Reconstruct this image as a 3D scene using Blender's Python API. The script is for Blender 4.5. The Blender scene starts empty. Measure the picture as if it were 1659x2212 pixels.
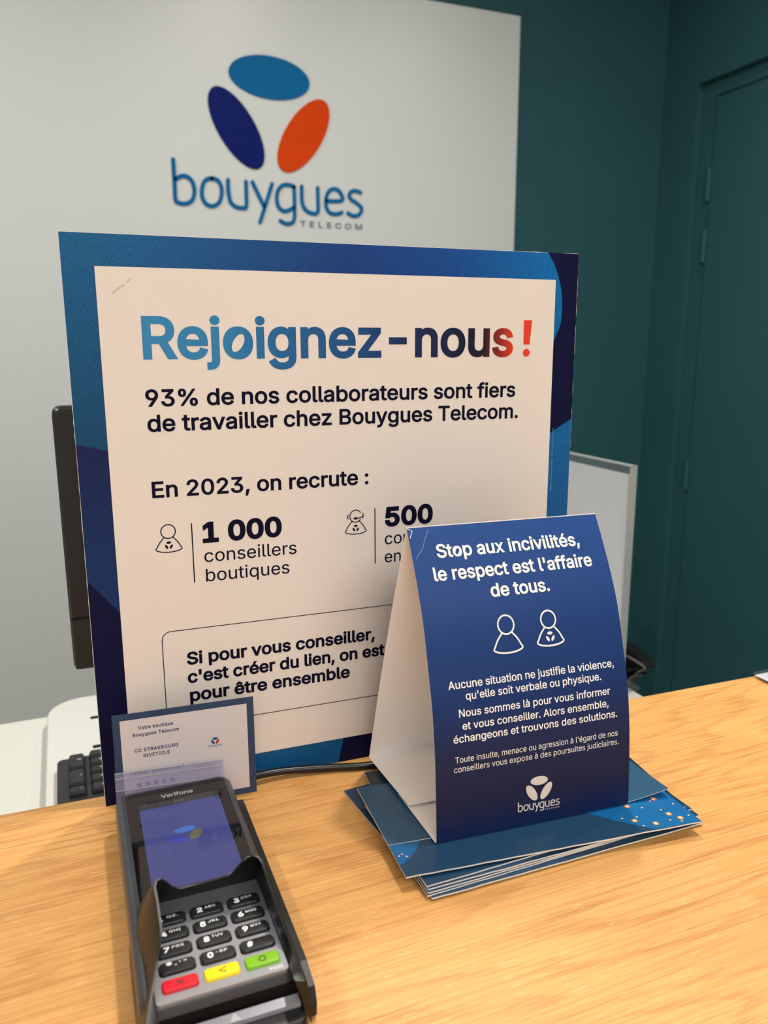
import bpy, bmesh, math, random
from mathutils import Vector, Matrix
from mathutils.geometry import delaunay_2d_cdt

S = bpy.context.scene
COL = S.collection
CT = 1.07            # height of the counter top above the floor (metres)
EYE = CT + 0.33      # the phone is held 33 cm above the counter top

# ------------------------------------------------------------------ camera
cam_d = bpy.data.cameras.new('camera')
cam = bpy.data.objects.new('camera', cam_d)
COL.objects.link(cam)
yaw, pitch, roll = .385, .2063, -.0030
fwd = Vector((math.sin(yaw)*math.cos(pitch), math.cos(yaw)*math.cos(pitch), -math.sin(pitch)))
right = Vector((math.cos(yaw), -math.sin(yaw), 0))
up = right.cross(fwd)
r2 = math.cos(roll)*right + math.sin(roll)*up
u2 = -math.sin(roll)*right + math.cos(roll)*up
M = Matrix((r2, u2, -fwd)).transposed().to_4x4()
M.translation = (0, 0, EYE)
cam.matrix_world = M
cam_d.sensor_fit = 'VERTICAL'
cam_d.sensor_height = 36.0
cam_d.sensor_width = 27.0
cam_d.lens = 1703/2212*36.0
cam_d.clip_start = .01
cam_d.dof.use_dof = True
cam_d.dof.focus_distance = .57
cam_d.dof.aperture_fstop = 9.0
S.camera = cam

# ------------------------------------------------------------------ world, lights, exposure
S.view_settings.view_transform = 'Standard'
S.view_settings.look = 'None'
S.view_settings.gamma = 1
S.view_settings.use_curve_mapping = False
S.view_settings.exposure = 0.0
W = bpy.data.worlds.new('world'); S.world = W; W.use_nodes = True
W.node_tree.nodes['Background'].inputs[0].default_value = (1.0, .955, .92, 1)
W.node_tree.nodes['Background'].inputs[1].default_value = .86

def disk_light(name, loc, size, power, color, rot=(0, 0, 0), shape='DISK', sy=None, spread=180):
    d = bpy.data.lights.new(name, 'AREA'); d.shape = shape; d.size = size
    if sy: d.size_y = sy
    d.energy = power; d.color = color; d.spread = math.radians(spread)
    o = bpy.data.objects.new(name, d); COL.objects.link(o); o.location = loc; o.rotation_euler = rot
    return o
LZ = 2.66
DOWNLIGHTS = [(.63, 1.12, 13, (1, .93, .82), 170, -5), (.58, .43, 9, (1, .94, .86), 150, 0), (-.85, 1.42, 15, (1, 1, .98), 178, 0), (-.9, .1, 2, (1, .95, .88), 140, 0), (1.40, .90, 5, (1, .97, .92), 178, 0)]  # the last one is added to brighten the teal wall
for i, (x, y, p, c, sp_, tilt) in enumerate(DOWNLIGHTS):       # the first one is swivelled towards the counter
    disk_light('downlight_lamp', (x, y, LZ), .09, p, c, rot=(math.radians(tilt), 0, 0), spread=sp_)
disk_light('shop_fill_light', (.3, -1.6, 2.62), 2.0, 55, (1, .95, .90), shape='RECTANGLE', sy=1.4)  # unseen fill light added behind the camera to brighten poster and tent

# ------------------------------------------------------------------ helpers
def lin(c):
    return tuple(((v/255)/12.92 if v/255 <= .04045 else (((v/255)+.055)/1.055)**2.4) for v in c)
def newmat(name):
    m = bpy.data.materials.new(name); m.use_nodes = True
    nt = m.node_tree; return m, nt, nt.nodes['Principled BSDF']
def mat(name, rgb, rough=.5, spec=.5, metal=0, var=.06, scale=30, bump=0, bscale=200, coat=0, trans=0, emit=None, es=1, ior=1.45, grain=None):
    """procedural material: base colour with a noise-driven variation and optional fine relief"""
    m, nt, b = newmat(name); N = nt.nodes; Lk = nt.links
    tc = N.new('ShaderNodeTexCoord'); no = N.new('ShaderNodeTexNoise')
    no.inputs['Scale'].default_value = scale; no.inputs['Detail'].default_value = 3
    Lk.new(tc.outputs['Object'], no.inputs['Vector'])
    r = N.new('ShaderNodeValToRGB'); c = lin(rgb)
    r.color_ramp.elements[0].position = .3; r.color_ramp.elements[1].position = .7
    r.color_ramp.elements[0].color = tuple(v*(1-var) for v in c)+(1,)
    r.color_ramp.elements[1].color = tuple(min(1, v*(1+var)) for v in c)+(1,)
    Lk.new(no.outputs['Fac'], r.inputs[0]); Lk.new(r.outputs[0], b.inputs['Base Color'])
    b.inputs['Roughness'].default_value = rough; b.inputs['Metallic'].default_value = metal
    b.inputs['Specular IOR Level'].default_value = spec
    b.inputs['Coat Weight'].default_value = coat; b.inputs['Coat Roughness'].default_value = .05
    b.inputs['Transmission Weight'].default_value = trans; b.inputs['IOR'].default_value = ior
    if bump:
        n2 = N.new('ShaderNodeTexNoise'); n2.inputs['Scale'].default_value = bscale; n2.inputs['Detail'].default_value = 2
        Lk.new(tc.outputs['Object'], n2.inputs['Vector'])
        bp = N.new('ShaderNodeBump'); bp.inputs['Strength'].default_value = bump; bp.inputs['Distance'].default_value = .001
        Lk.new(n2.outputs['Fac'], bp.inputs['Height']); Lk.new(bp.outputs[0], b.inputs['Normal'])
    if emit:
        b.inputs['Emission Color'].default_value = lin(emit)+(1,); b.inputs['Emission Strength'].default_value = es
    return m
def gradmat(name, axis, stops, rough=.45, noise=0, nscale=900, coords='Object', zdark=None, bump=0):
    """print ink whose colour runs along one object axis (a printed gradient; on the tent card, painted lamplight), with printed grain"""
    m, nt, b = newmat(name); N = nt.nodes; Lk = nt.links
    tc = N.new('ShaderNodeTexCoord'); sp = N.new('ShaderNodeSeparateXYZ'); Lk.new(tc.outputs['Object'], sp.inputs[0])
    lo, hi = stops[0][0], stops[-1][0]
    mr = N.new('ShaderNodeMapRange'); mr.inputs['From Min'].default_value = lo; mr.inputs['From Max'].default_value = hi
    Lk.new(sp.outputs['XYZ'.index(axis)], mr.inputs['Value'])
    r = N.new('ShaderNodeValToRGB')
    while len(r.color_ramp.elements) < len(stops): r.color_ramp.elements.new(.5)
    for e, (p, c) in zip(r.color_ramp.elements, stops):
        e.position = (p-lo)/(hi-lo); e.color = lin(c)+(1,)
    Lk.new(mr.outputs[0], r.inputs[0]); out = r.outputs[0]
    if noise:
        no = N.new('ShaderNodeTexNoise'); no.inputs['Scale'].default_value = nscale; no.inputs['Detail'].default_value = 3
        Lk.new(tc.outputs['Object'], no.inputs['Vector'])
        m2 = N.new('ShaderNodeMapRange'); m2.inputs['From Min'].default_value = .35; m2.inputs['From Max'].default_value = .65
        m2.inputs['To Min'].default_value = 1-noise; m2.inputs['To Max'].default_value = 1+noise
        Lk.new(no.outputs['Fac'], m2.inputs['Value'])
        mx = N.new('ShaderNodeVectorMath'); mx.operation = 'SCALE'; Lk.new(out, mx.inputs[0]); Lk.new(m2.outputs[0], mx.inputs['Scale']); out = mx.outputs[0]
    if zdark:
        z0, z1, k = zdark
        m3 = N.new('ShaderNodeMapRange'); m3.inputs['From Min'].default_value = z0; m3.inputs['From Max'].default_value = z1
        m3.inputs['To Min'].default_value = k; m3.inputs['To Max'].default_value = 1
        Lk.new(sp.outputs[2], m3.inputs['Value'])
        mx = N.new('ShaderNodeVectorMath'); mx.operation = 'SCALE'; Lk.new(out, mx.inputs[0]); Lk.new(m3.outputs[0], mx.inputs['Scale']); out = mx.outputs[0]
    Lk.new(out, b.inputs['Base Color']); b.inputs['Roughness'].default_value = rough; b.inputs['Specular IOR Level'].default_value = .2
    return m

def empty(name, label, cat, loc=(0, 0, 0), rz=0, group=None):
    o = bpy.data.objects.new(name, None); COL.objects.link(o); o.empty_display_size = .05
    o.location = loc; o.rotation_euler = (0, 0, rz); tag(o, label, cat, group); return o
def tag(o, label, cat, group=None):
    o['label'] = label; o['category'] = cat
    if group: o['group'] = group
    return o
def mesh(name, verts, faces, mats, parent=None, smooth=False, mi=None, kind=None):
    me = bpy.data.meshes.new(name); me.from_pydata([tuple(v) for v in verts], [], faces)
    for m in (mats if isinstance(mats, (list, tuple)) else [mats]): me.materials.append(m)
    if mi:
        for p, i in zip(me.polygons, mi): p.material_index = i
    if smooth:
        me.shade_smooth()
    me.update()
    o = bpy.data.objects.new(name, me); COL.objects.link(o)
    if parent: o.parent = parent
    if kind: o['kind'] = kind
    if smooth:
        try: me.set_sharp_from_angle(angle=math.radians(40))
        except Exception: pass
    return o
class G:
    """collects geometry for ONE mesh"""
    def __init__(s): s.v = []; s.f = []; s.m = []
    def add(s, vs, fs, m=0):
        b = len(s.v); s.v += [tuple(v) for v in vs]; s.f += [tuple(i+b for i in f) for f in fs]; s.m += [m]*len(fs); return s
    def box(s, x0, x1, y0, y1, z0, z1, m=0):
        v = [(x, y, z) for z in (z0, z1) for y in (y0, y1) for x in (x0, x1)]
        return s.add(v, [(0, 2, 3, 1), (4, 5, 7, 6), (0, 1, 5, 4), (2, 6, 7, 3), (0, 4, 6, 2), (1, 3, 7, 5)], m)
    def loft(s, rings, m=0, cap0=True, cap1=True):
        n = len(rings[0]); vs = [p for r in rings for p in r]; fs = []
        for k in range(len(rings)-1):
            for i in range(n):
                j = (i+1) % n; fs.append((k*n+i, k*n+j, (k+1)*n+j, (k+1)*n+i))
        if cap0: fs.append(tuple(reversed(range(n))))
        if cap1: fs.append(tuple(range((len(rings)-1)*n, len(rings)*n)))
        return s.add(vs, fs, m)
    def tube(s, pts, r, n=10, m=0):
        pts = [Vector(p) for p in pts]; rings = []; nrm = None
        for i, p in enumerate(pts):
            t = (pts[min(i+1, len(pts)-1)]-pts[max(i-1, 0)]).normalized()
            if nrm is None: nrm = t.orthogonal().normalized()
            nrm = (nrm-t*nrm.dot(t)).normalized(); bn = t.cross(nrm)
            rr = r[i] if isinstance(r, (list, tuple)) else r
            rings.append([tuple(p+(nrm*math.cos(a)+bn*math.sin(a))*rr) for a in [2*math.pi*k/n for k in range(n)]])
        return s.loft(rings, m)
    def out(s, name, mats, parent=None, smooth=False, kind=None):
        return mesh(name, s.v, s.f, mats, parent, smooth, s.m, kind)
def rrect(x0, x1, y0, y1, r, n=5):
    pts = []
    for cx, cy, a0 in ((x1-r, y1-r, 0), (x0+r, y1-r, 90), (x0+r, y0+r, 180), (x1-r, y0+r, 270)):
        for k in range(n+1):
            a = math.radians(a0+90*k/n); pts.append((cx+r*math.cos(a), cy+r*math.sin(a)))
    return pts
def rbox(g, x0, x1, y0, y1, z0, z1, r, b=.001, m=0, n=5, bb=0):
    """upright rounded block: bevelled top edge b, bevelled foot bb"""
    def ring(ins, z): return [(x, y, z) for x, y in rrect(x0+ins, x1-ins, y0+ins, y1-ins, max(r-ins, .0002), n)]
    rs = []
    if bb: rs += [ring(bb, z0), ring(0, z0+bb)]
    else: rs.append(ring(0, z0))
    for k in range(0, 4):
        a = math.radians(30*k); rs.append(ring(b*(1-math.cos(a)), z1-b+b*math.sin(a)))
    return g.loft(rs, m)
def smoothpath(P, n=5, closed=False):
    out = []; N = len(P)
    for i in range(N-1 if not closed else N):
        g = lambda k: P[k % N] if closed else P[max(0, min(N-1, k))]
        p0, p1, p2, p3 = g(i-1), g(i), g(i+1), g(i+2)
        for k in range(n):
            t = k/n
            out.append(tuple(.5*((2*b)+(c-a)*t+(2*a-5*b+4*c-d)*t*t+(-a+3*b-3*c+d)*t**3) for a, b, c, d in zip(p0, p1, p2, p3)))
    if not closed: out.append(tuple(P[-1]))
    return out
# --- flat shapes in (u, v): list of (verts2d, faces)
def ribbon(P, w, closed=False):
    n = len(P); L = []; R = []
    for i, p in enumerate(P):
        a = P[(i-1) % n] if closed or i > 0 else P[0]; b = P[(i+1) % n] if closed or i < n-1 else P[-1]
        dx, dy = b[0]-a[0], b[1]-a[1]; d = math.hypot(dx, dy) or 1; nx, ny = -dy/d*w/2, dx/d*w/2
        L.append((p[0]+nx, p[1]+ny)); R.append((p[0]-nx, p[1]-ny))
    v = L+R; f = [(i, i+n, (i+1) % n+n, (i+1) % n) for i in range(n if closed else n-1)]
    if not closed:
        for e, q in ((0, 1), (n-1, n-2)):
            a0 = math.atan2(P[e][1]-P[q][1], P[e][0]-P[q][0]); b0 = len(v)
            c = [(P[e][0]+w/2*math.cos(a0-math.pi/2+math.pi*k/6), P[e][1]+w/2*math.sin(a0-math.pi/2+math.pi*k/6)) for k in range(7)]
            v += c; f.append(tuple(range(b0, b0+7)))
    return v, f
def disc(cx, cy, rx, ry=None, n=20, ang=0):
    ry = ry or rx; ca, sa = math.cos(ang), math.sin(ang)
    v = [(cx+rx*math.cos(t)*ca-ry*math.sin(t)*sa, cy+rx*math.cos(t)*sa+ry*math.sin(t)*ca) for t in [2*math.pi*k/n for k in range(n)]]
    return v, [tuple(range(n))]
def poly(P): return list(P), [tuple(range(len(P)))]
def star(cx, cy, r):
    v = [(cx+(r if k % 2 == 0 else r*.42)*math.sin(math.pi*k/5), cy+(r if k % 2 == 0 else r*.42)*math.cos(math.pi*k/5)) for k in range(10)]
    v.append((cx, cy)); return v, [(10, (k+1) % 10, k) for k in range(10)]
try:
    FONT = bpy.data.fonts.load(bpy.utils.system_resource('DATAFILES', path='fonts')+'/Inter.woff2')   # the typeface Blender itself ships with
except Exception:
    FONT = None
GLYPH = {}
def fill_contours(cs):
    """non-zero-winding fill of one glyph's contours (they may overlap each other)"""
    key = tuple((round(x-cs[0][0][0], 4), round(y, 4)) for c in cs for x, y in c)
    ox = cs[0][0][0]
    if key not in GLYPH:
        pts = []; ed = []
        for c in cs:
            b = len(pts); pts += [Vector((x-ox, y)) for x, y in c]; ed += [(b+i, b+(i+1) % len(c)) for i in range(len(c))]
        vo, _, fo = delaunay_2d_cdt(pts, ed, [], 0, 1e-5)[:3]
        keep = []
        for t in fo:
            cx = sum(vo[i].x for i in t)/len(t); cy = sum(vo[i].y for i in t)/len(t); wn = 0
            for a, b in ed:
                p, q = pts[a], pts[b]
                if (p.y <= cy) != (q.y <= cy):
                    if p.x+(cy-p.y)/(q.y-p.y)*(q.x-p.x) > cx: wn += 1 if q.y > p.y else -1
            if wn: keep.append(tuple(t))
        GLYPH[key] = ([(v.x, v.y) for v in vo], keep)
    v, f = GLYPH[key]
    return [(x+ox, y) for x, y in v], f
def area(c): return sum(c[i-1][0]*c[i][1]-c[i][0]*c[i-1][1] for i in range(len(c)))/2
def thicken(c, d, grp):
    """contour moved outward from the ink by d (mitred)"""
    sg = 1 if max((area(q) for q in grp), key=abs) > 0 else -1; out = []
    n = len(c)
    for i in range(n):
        p, q, r = c[i-1], c[i], c[(i+1) % n]
        l1 = math.dist(p, q) or 1; l2 = math.dist(q, r) or 1
        n1 = ((q[1]-p[1])/l1, -(q[0]-p[0])/l1); n2 = ((r[1]-q[1])/l2, -(r[0]-q[0])/l2)
        k = 1+n1[0]*n2[0]+n1[1]*n2[1]; k = max(k, .55)
        out.append((q[0]+sg*d*(n1[0]+n2[0])/k, q[1]+sg*d*(n1[1]+n2[1])/k))
    return out
def text2d(s, bold=.0, space=1.0, shear=0, slant=None):
    """flat text; weight is added as a stroke along every outline"""
    c = bpy.data.curves.new('t', 'FONT'); c.body = s; c.size = 1; c.resolution_u = 4; c.space_character = space; c.shear = shear; c.fill_mode = 'NONE'
    if FONT: c.font = FONT
    o = bpy.data.objects.new('t', c); COL.objects.link(o)
    dg = bpy.context.evaluated_depsgraph_get(); me = bpy.data.meshes.new_from_object(o.evaluated_get(dg))
    co = [(a.co.x, a.co.y) for a in me.vertices]; nb = {}
    for e in me.edges:
        a, b = e.vertices; nb.setdefault(a, []).append(b); nb.setdefault(b, []).append(a)
    bpy.data.objects.remove(o); bpy.data.curves.remove(c); bpy.data.meshes.remove(me)
    seen = set(); cs = []
    for i in range(len(co)):
        if i in seen or i not in nb: continue
        c_ = [i]; seen.add(i); cur = i
        while True:
            nx = [j for j in nb[cur] if j not in seen]
            if not nx: break
            cur = min(nx) if len(c_) == 1 else nx[0]; seen.add(cur); c_.append(cur)
        P = [co[k] for k in c_]; P = [p for k, p in enumerate(P) if math.dist(p, P[k-1]) > 1e-5]
        if len(P) > 2: cs.append(P)
    cs.sort(key=lambda c: min(p[0] for p in c)); groups = []
    for c_ in cs:
        a, b = min(p[0] for p in c_), max(p[0] for p in c_)
        if groups and a < groups[-1][1]: groups[-1][0].append(c_); groups[-1][1] = max(groups[-1][1], b)
        else: groups.append([[c_], b])
    if slant is not None:                       # the house typeface tilts the counter of some round letters
        tall = []
        for g_ in groups:
            m_ = max((area(q) for q in g_[0]), key=abs)
            for k, q in enumerate(g_[0]):
                h_ = max(p[1] for p in q)-min(p[1] for p in q)
                if area(q)*m_ < 0 and h_ > .25: tall.append((min(p[0] for p in q), g_, k))
        tall.sort(key=lambda q: q[0])
        if len(tall) > slant:
            _, g_, k = tall[slant]; q = g_[0][k]
            xs = [p[0] for p in q]; ys = [p[1] for p in q]; cx, cy = (min(xs)+max(xs))/2, (min(ys)+max(ys))/2; a_, b_ = (max(ys)-min(ys))*.54, (max(xs)-min(xs))*.40
            sg = 1 if area(q) > 0 else -1; th_ = math.radians(62)
            g_[0][k] = [(cx+a_*math.cos(t*sg)*math.cos(th_)-b_*math.sin(t*sg)*math.sin(th_), cy+a_*math.cos(t*sg)*math.sin(th_)+b_*math.sin(t*sg)*math.cos(th_)) for t in [2*math.pi*i/22 for i in range(22)]]
    if bold: groups = [[[thicken(c_, bold, g_[0]) for c_ in g_[0]], 0] for g_ in groups]
    v, f = merge([fill_contours(g_[0]) for g_ in groups])
    return v, f
CAPH = {}
def fit(s, u0, u1, base, cap, bold=.0, space=1.0, slant=None):
    """text laid with its left ink edge at u0, right ink edge at u1, baseline and capital height given"""
    v, f = text2d(s, bold, space, 0, slant)
    k = (bold,)
    if k not in CAPH:
        h, _ = text2d('H', bold); CAPH[k] = (min(p[1] for p in h), max(p[1] for p in h))
    lo, hi = CAPH[k]; xa = min(p[0] for p in v); xb = max(p[0] for p in v)
    sx = (u1-u0)/(xb-xa); sy = cap/(hi-lo)
    return [((x-xa)*sx+u0, (y-lo)*sy+base) for x, y in v], f
def flat(name, shape, m, parent, fn):
    """printed shape: (u,v) mapped by fn onto its surface"""
    return mesh(name, [fn(*p) for p in shape[0]], shape[1], m, parent)
def merge(shapes):
    v = []; f = []
    for a, b in shapes:
        k = len(v); v += list(a); f += [tuple(i+k for i in q) for q in b]
    return v, f
def prism(g, shape, fn, d0, d1, m=0):
    """flat shape given thickness between offsets d0 and d1; fn(u, v, d)"""
    v, fs = shape; n = len(v)
    vs = [fn(u, w, d1) for u, w in v]+[fn(u, w, d0) for u, w in v]
    out = list(fs)+[tuple(i+n for i in reversed(f)) for f in fs]
    cnt = {}
    for f in fs:
        for a, b in zip(f, f[1:]+f[:1]): cnt[(a, b)] = 1
    for (a, b) in cnt:
        if (b, a) not in cnt: out.append((b, a, a+n, b+n))
    g.add(vs, out, m)

# the brand mark: three ellipses and a stroked word, millimetres about its own centre
LOGO_E = [[[103.5,179.7],[101.2,169.9],[94.9,160.7],[84.8,152.3],[71.5,145.2],[55.3,139.6],[37.1,135.7],[17.4,133.7],[-2.8,133.7],[-22.7,135.5],[-41.7,139.2],[-59.0,144.5],[-74.0,151.2],[-86.1,159.1],[-94.9,167.9],[-100.1,177.2],[-101.6,186.7],[-99.3,196.1],[-93.3,205.0],[-83.8,213.1],[-71.2,220.0],[-55.9,225.6],[-38.4,229.7],[-19.3,232.0],[0.5,232.4],[20.5,230.9],[39.8,227.7],[57.6,222.6],[73.3,216.0],[86.2,208.1],[95.8,199.2],[101.6,189.6]],[[-18.2,-0.1],[-20.0,-12.8],[-24.5,-22.7],[-31.5,-29.3],[-40.7,-32.4],[-51.6,-31.9],[-63.9,-27.8],[-77.1,-20.3],[-90.6,-9.7],[-103.9,3.5],[-116.4,18.8],[-127.8,35.5],[-137.5,53.0],[-145.3,70.7],[-150.8,87.9],[-154.0,104.0],[-154.6,118.3],[-152.7,130.4],[-148.4,139.9],[-141.7,146.4],[-133.0,149.6],[-122.6,149.5],[-110.8,145.9],[-98.1,139.1],[-84.8,129.3],[-71.6,116.7],[-58.9,101.8],[-47.2,85.3],[-37.0,67.6],[-28.7,49.5],[-22.6,31.7],[-19.1,15.0]],[[155.1,113.2],[153.4,98.3],[149.1,81.7],[142.3,64.1],[133.1,46.2],[122.1,28.7],[109.6,12.3],[96.2,-2.4],[82.3,-14.8],[68.5,-24.3],[55.3,-30.7],[43.3,-33.8],[33.0,-33.3],[24.6,-29.4],[18.5,-22.3],[14.9,-12.1],[14.0,0.6],[15.8,15.5],[20.2,31.8],[27.0,49.1],[35.9,66.7],[46.7,83.8],[58.9,100.0],[72.1,114.5],[85.8,126.8],[99.4,136.5],[112.5,143.1],[124.6,146.5],[135.1,146.4],[143.8,142.8],[150.1,135.9],[153.9,125.9]]]
LOGO_S = [[[-244.2,-25.2],[-244.0,-51.6],[-243.8,-85.1],[-243.6,-117.5],[-235.7,-123.5],[-221.1,-124.6],[-205.9,-118.0],[-198.7,-104.8],[-197.2,-87.6],[-202.0,-71.5],[-213.3,-61.9],[-226.5,-61.5],[-240.9,-69.5]],[[-153.2,-61.6],[-138.9,-65.1],[-131.0,-78.9],[-130.5,-96.1],[-136.6,-115.2],[-152.3,-125.9],[-168.8,-122.9],[-178.0,-109.1],[-179.0,-92.1],[-173.8,-73.3],[-164.4,-64.1],[-153.2,-61.6]],[[-113.5,-62.5],[-113.7,-82.0],[-112.3,-99.2],[-107.5,-116.3],[-94.0,-125.1],[-78.5,-126.2],[-69.6,-122.8],[-68.5,-93.5],[-68.3,-63.6]],[[-52.0,-63.4],[-38.0,-91.6],[-24.7,-117.8]],[[-1.6,-64.3],[-18.1,-110.9],[-35.6,-157.7]],[[56.0,-67.1],[44.4,-63.5],[28.2,-64.6],[15.0,-76.4],[9.9,-94.4],[12.2,-115.0],[23.1,-126.2],[37.7,-126.0],[52.6,-117.7]],[[56.0,-67.1],[56.3,-103.4],[54.5,-145.5],[45.0,-156.2],[31.9,-158.1],[17.5,-151.9]],[[76.3,-64.8],[76.0,-87.2],[76.9,-105.1],[83.8,-119.7],[98.5,-127.9],[117.9,-125.9],[119.3,-93.5],[119.2,-65.5]],[[143.7,-95.9],[185.1,-92.4],[183.7,-77.3],[173.6,-66.4],[158.4,-65.9],[146.4,-76.7],[141.0,-95.2],[142.4,-113.3],[152.3,-124.9],[169.2,-127.0],[184.7,-122.1]],[[237.8,-69.2],[226.7,-66.0],[212.9,-67.8],[205.9,-77.4],[210.9,-87.8],[226.4,-96.0],[239.2,-106.1],[239.1,-116.9],[229.6,-126.7],[215.6,-128.7],[201.9,-123.0]]]
def logo_parts(cu, cv, k, telecom=True, sw=9.8):
    """ellipses, word, small word, scaled by k (1 = full size in metres) about (cu, cv)"""
    T = lambda P: [(cu+p[0]*k/1000, cv+p[1]*k/1000) for p in P]
    E = [poly(T(e)) for e in LOGO_E]
    Wd = merge([ribbon(smoothpath(T(s), 4), sw*k/1000) for s in LOGO_S])
    t = fit('TELECOM', cu+.070*k, cu+.242*k, cv-.1632*k, .0145*k, .012, 1.45) if telecom else None
    return E, Wd, t
def person(cu, cv, r, w, headset=False):
    """outline figure: head circle radius r and bell body, stroke w"""
    sh = [ribbon([(cu+r*math.cos(t), cv+r*math.sin(t)) for t in [2*math.pi*k/24 for k in range(24)]], w, True)] if not headset else \
        [ribbon([(cu+r*math.cos(math.radians(a)), cv+r*math.sin(math.radians(a))) for a in range(35, 325, 12)], w)]
    B = [(-.62, -.86), (-1.2, -1.5), (-1.6, -2.2), (-1.78, -2.62), (-1.0, -2.92), (0, -3.0), (1.0, -2.92), (1.78, -2.62), (1.6, -2.2), (1.2, -1.5), (.62, -.86)]
    sh.append(ribbon(smoothpath([(cu+x*r, cv+y*r) for x, y in B], 3), w))
    if headset:
        sh.append(ribbon([(cu-1.3*r, cv+.25*r), (cu-1.36*r, cv), (cu-1.3*r, cv-.4*r)], w))
        sh.append(ribbon([(cu+1.25*r, cv+.4*r), (cu+1.32*r, cv), (cu+1.22*r, cv-.4*r)], w))
        sh.append(ribbon(smoothpath([(cu+1.3*r, cv-.05*r), (cu+.9*r, cv-.28*r), (cu+.3*r, cv-.38*r)], 3), w))
        sh.append(disc(cu, cv-.38*r, .36*r, .2*r))
    return merge(sh)
def badge(cu, cv, s):
    """tiny three-ellipse mark"""
    return merge([disc(cu, cv+.42*s, .42*s, .22*s, 14), disc(cu-.4*s, cv-.3*s, .42*s, .2*s, 14, math.radians(-58)), disc(cu+.4*s, cv-.3*s, .42*s, .2*s, 14, math.radians(58))])

# ------------------------------------------------------------------ materials
M_teal = mat('teal_paint', (40, 84, 91), .62, .35, var=.05, scale=2.5, bump=.15, bscale=350)
M_ceil = mat('ceiling_paint', (215, 212, 205), .8, .2)
M_floor = mat('floor_tile', (206, 201, 194), .45, .4, var=.1, scale=6)
M_panel = mat('panel_lacquer', (197, 202, 202), .38, .45, var=.015, scale=1.5)
M_white = mat('desk_laminate', (206, 208, 200), .35, .45, var=.01, scale=3)
M_riser = mat('white_plastic', (212, 213, 208), .3, .5, var=.01, scale=5)
M_darkslot = mat('slot_black', (14, 14, 14), .7, .2)
M_blk = mat('black_plastic', (22, 22, 23), .38, .5, var=.08, scale=60, bump=.1, bscale=900)
M_blkgl = mat('black_gloss', (10, 10, 11), .12, .5, var=.05)
M_kb = mat('keyboard_plastic', (38, 39, 41), .5, .4, var=.05, scale=40, bump=.15, bscale=1500)
M_leg = mat('pale_legend', (205, 205, 205), .5, .3)
M_paper = mat('white_card', (250, 246, 243), .55, .3, var=.012, scale=12, bump=.04, bscale=400)
M_edge = mat('torn_white_edge', (235, 232, 226), .8, .2, var=.08, scale=900, bump=.6, bscale=1800)
M_ink = mat('navy_ink', (9, 9, 36), .6, .12, var=.1, scale=200)
M_navy = mat('navy_print', (10, 13, 54), .55, .15, var=.14, scale=600)
def acrylic(name, tint, haze, hazecol):
    """clear sheet: lets light straight through, mirrors a little at grazing angles, faint milky haze"""
    m, nt, b = newmat(name); N = nt.nodes; L = nt.links; N.remove(b)
    tr = N.new('ShaderNodeBsdfTransparent'); tr.inputs[0].default_value = lin(tint)+(1,)
    gl = N.new('ShaderNodeBsdfGlossy'); gl.inputs['Roughness'].default_value = .05
    df = N.new('ShaderNodeBsdfDiffuse'); tc = N.new('ShaderNodeTexCoord'); no = N.new('ShaderNodeTexNoise'); no.inputs['Scale'].default_value = 40
    L.new(tc.outputs['Object'], no.inputs['Vector']); r = N.new('ShaderNodeValToRGB'); c = lin(hazecol)
    r.color_ramp.elements[0].color = tuple(v*.9 for v in c)+(1,); r.color_ramp.elements[1].color = c+(1,)
    L.new(no.outputs['Fac'], r.inputs[0]); L.new(r.outputs[0], df.inputs[0])
    lw = N.new('ShaderNodeLayerWeight'); pw = N.new('ShaderNodeMath'); pw.operation = 'POWER'; pw.inputs[1].default_value = 5; L.new(lw.outputs['Facing'], pw.inputs[0])
    fr = N.new('ShaderNodeMath'); fr.operation = 'MULTIPLY_ADD'; fr.inputs[1].default_value = .8; fr.inputs[2].default_value = .03; L.new(pw.outputs[0], fr.inputs[0])
    m1 = N.new('ShaderNodeMixShader'); m1.inputs[0].default_value = haze; L.new(tr.outputs[0], m1.inputs[1]); L.new(df.outputs[0], m1.inputs[2])
    m2 = N.new('ShaderNodeMixShader'); L.new(fr.outputs[0], m2.inputs[0]); L.new(m1.outputs[0], m2.inputs[1]); L.new(gl.outputs[0], m2.inputs[2])
    L.new(m2.outputs[0], N['Material Output'].inputs[0]); return m
M_acr = acrylic('clear_acrylic', (248, 248, 250), .03, (225, 228, 230))
M_acre = acrylic('acrylic_edge_and_highlight', (225, 230, 228), .55, (196, 204, 202))
M_logo_b = mat('sign_blue', (2, 94, 148), .6, .1, var=.02)
M_logo_n = mat('sign_indigo', (4, 22, 96), .6, .1, var=.02)
M_logo_o = mat('sign_orange', (200, 62, 2), .6, .1, var=.02)
M_txtw = mat('white_print', (232, 228, 226), .5, .3, var=.01)

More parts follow.
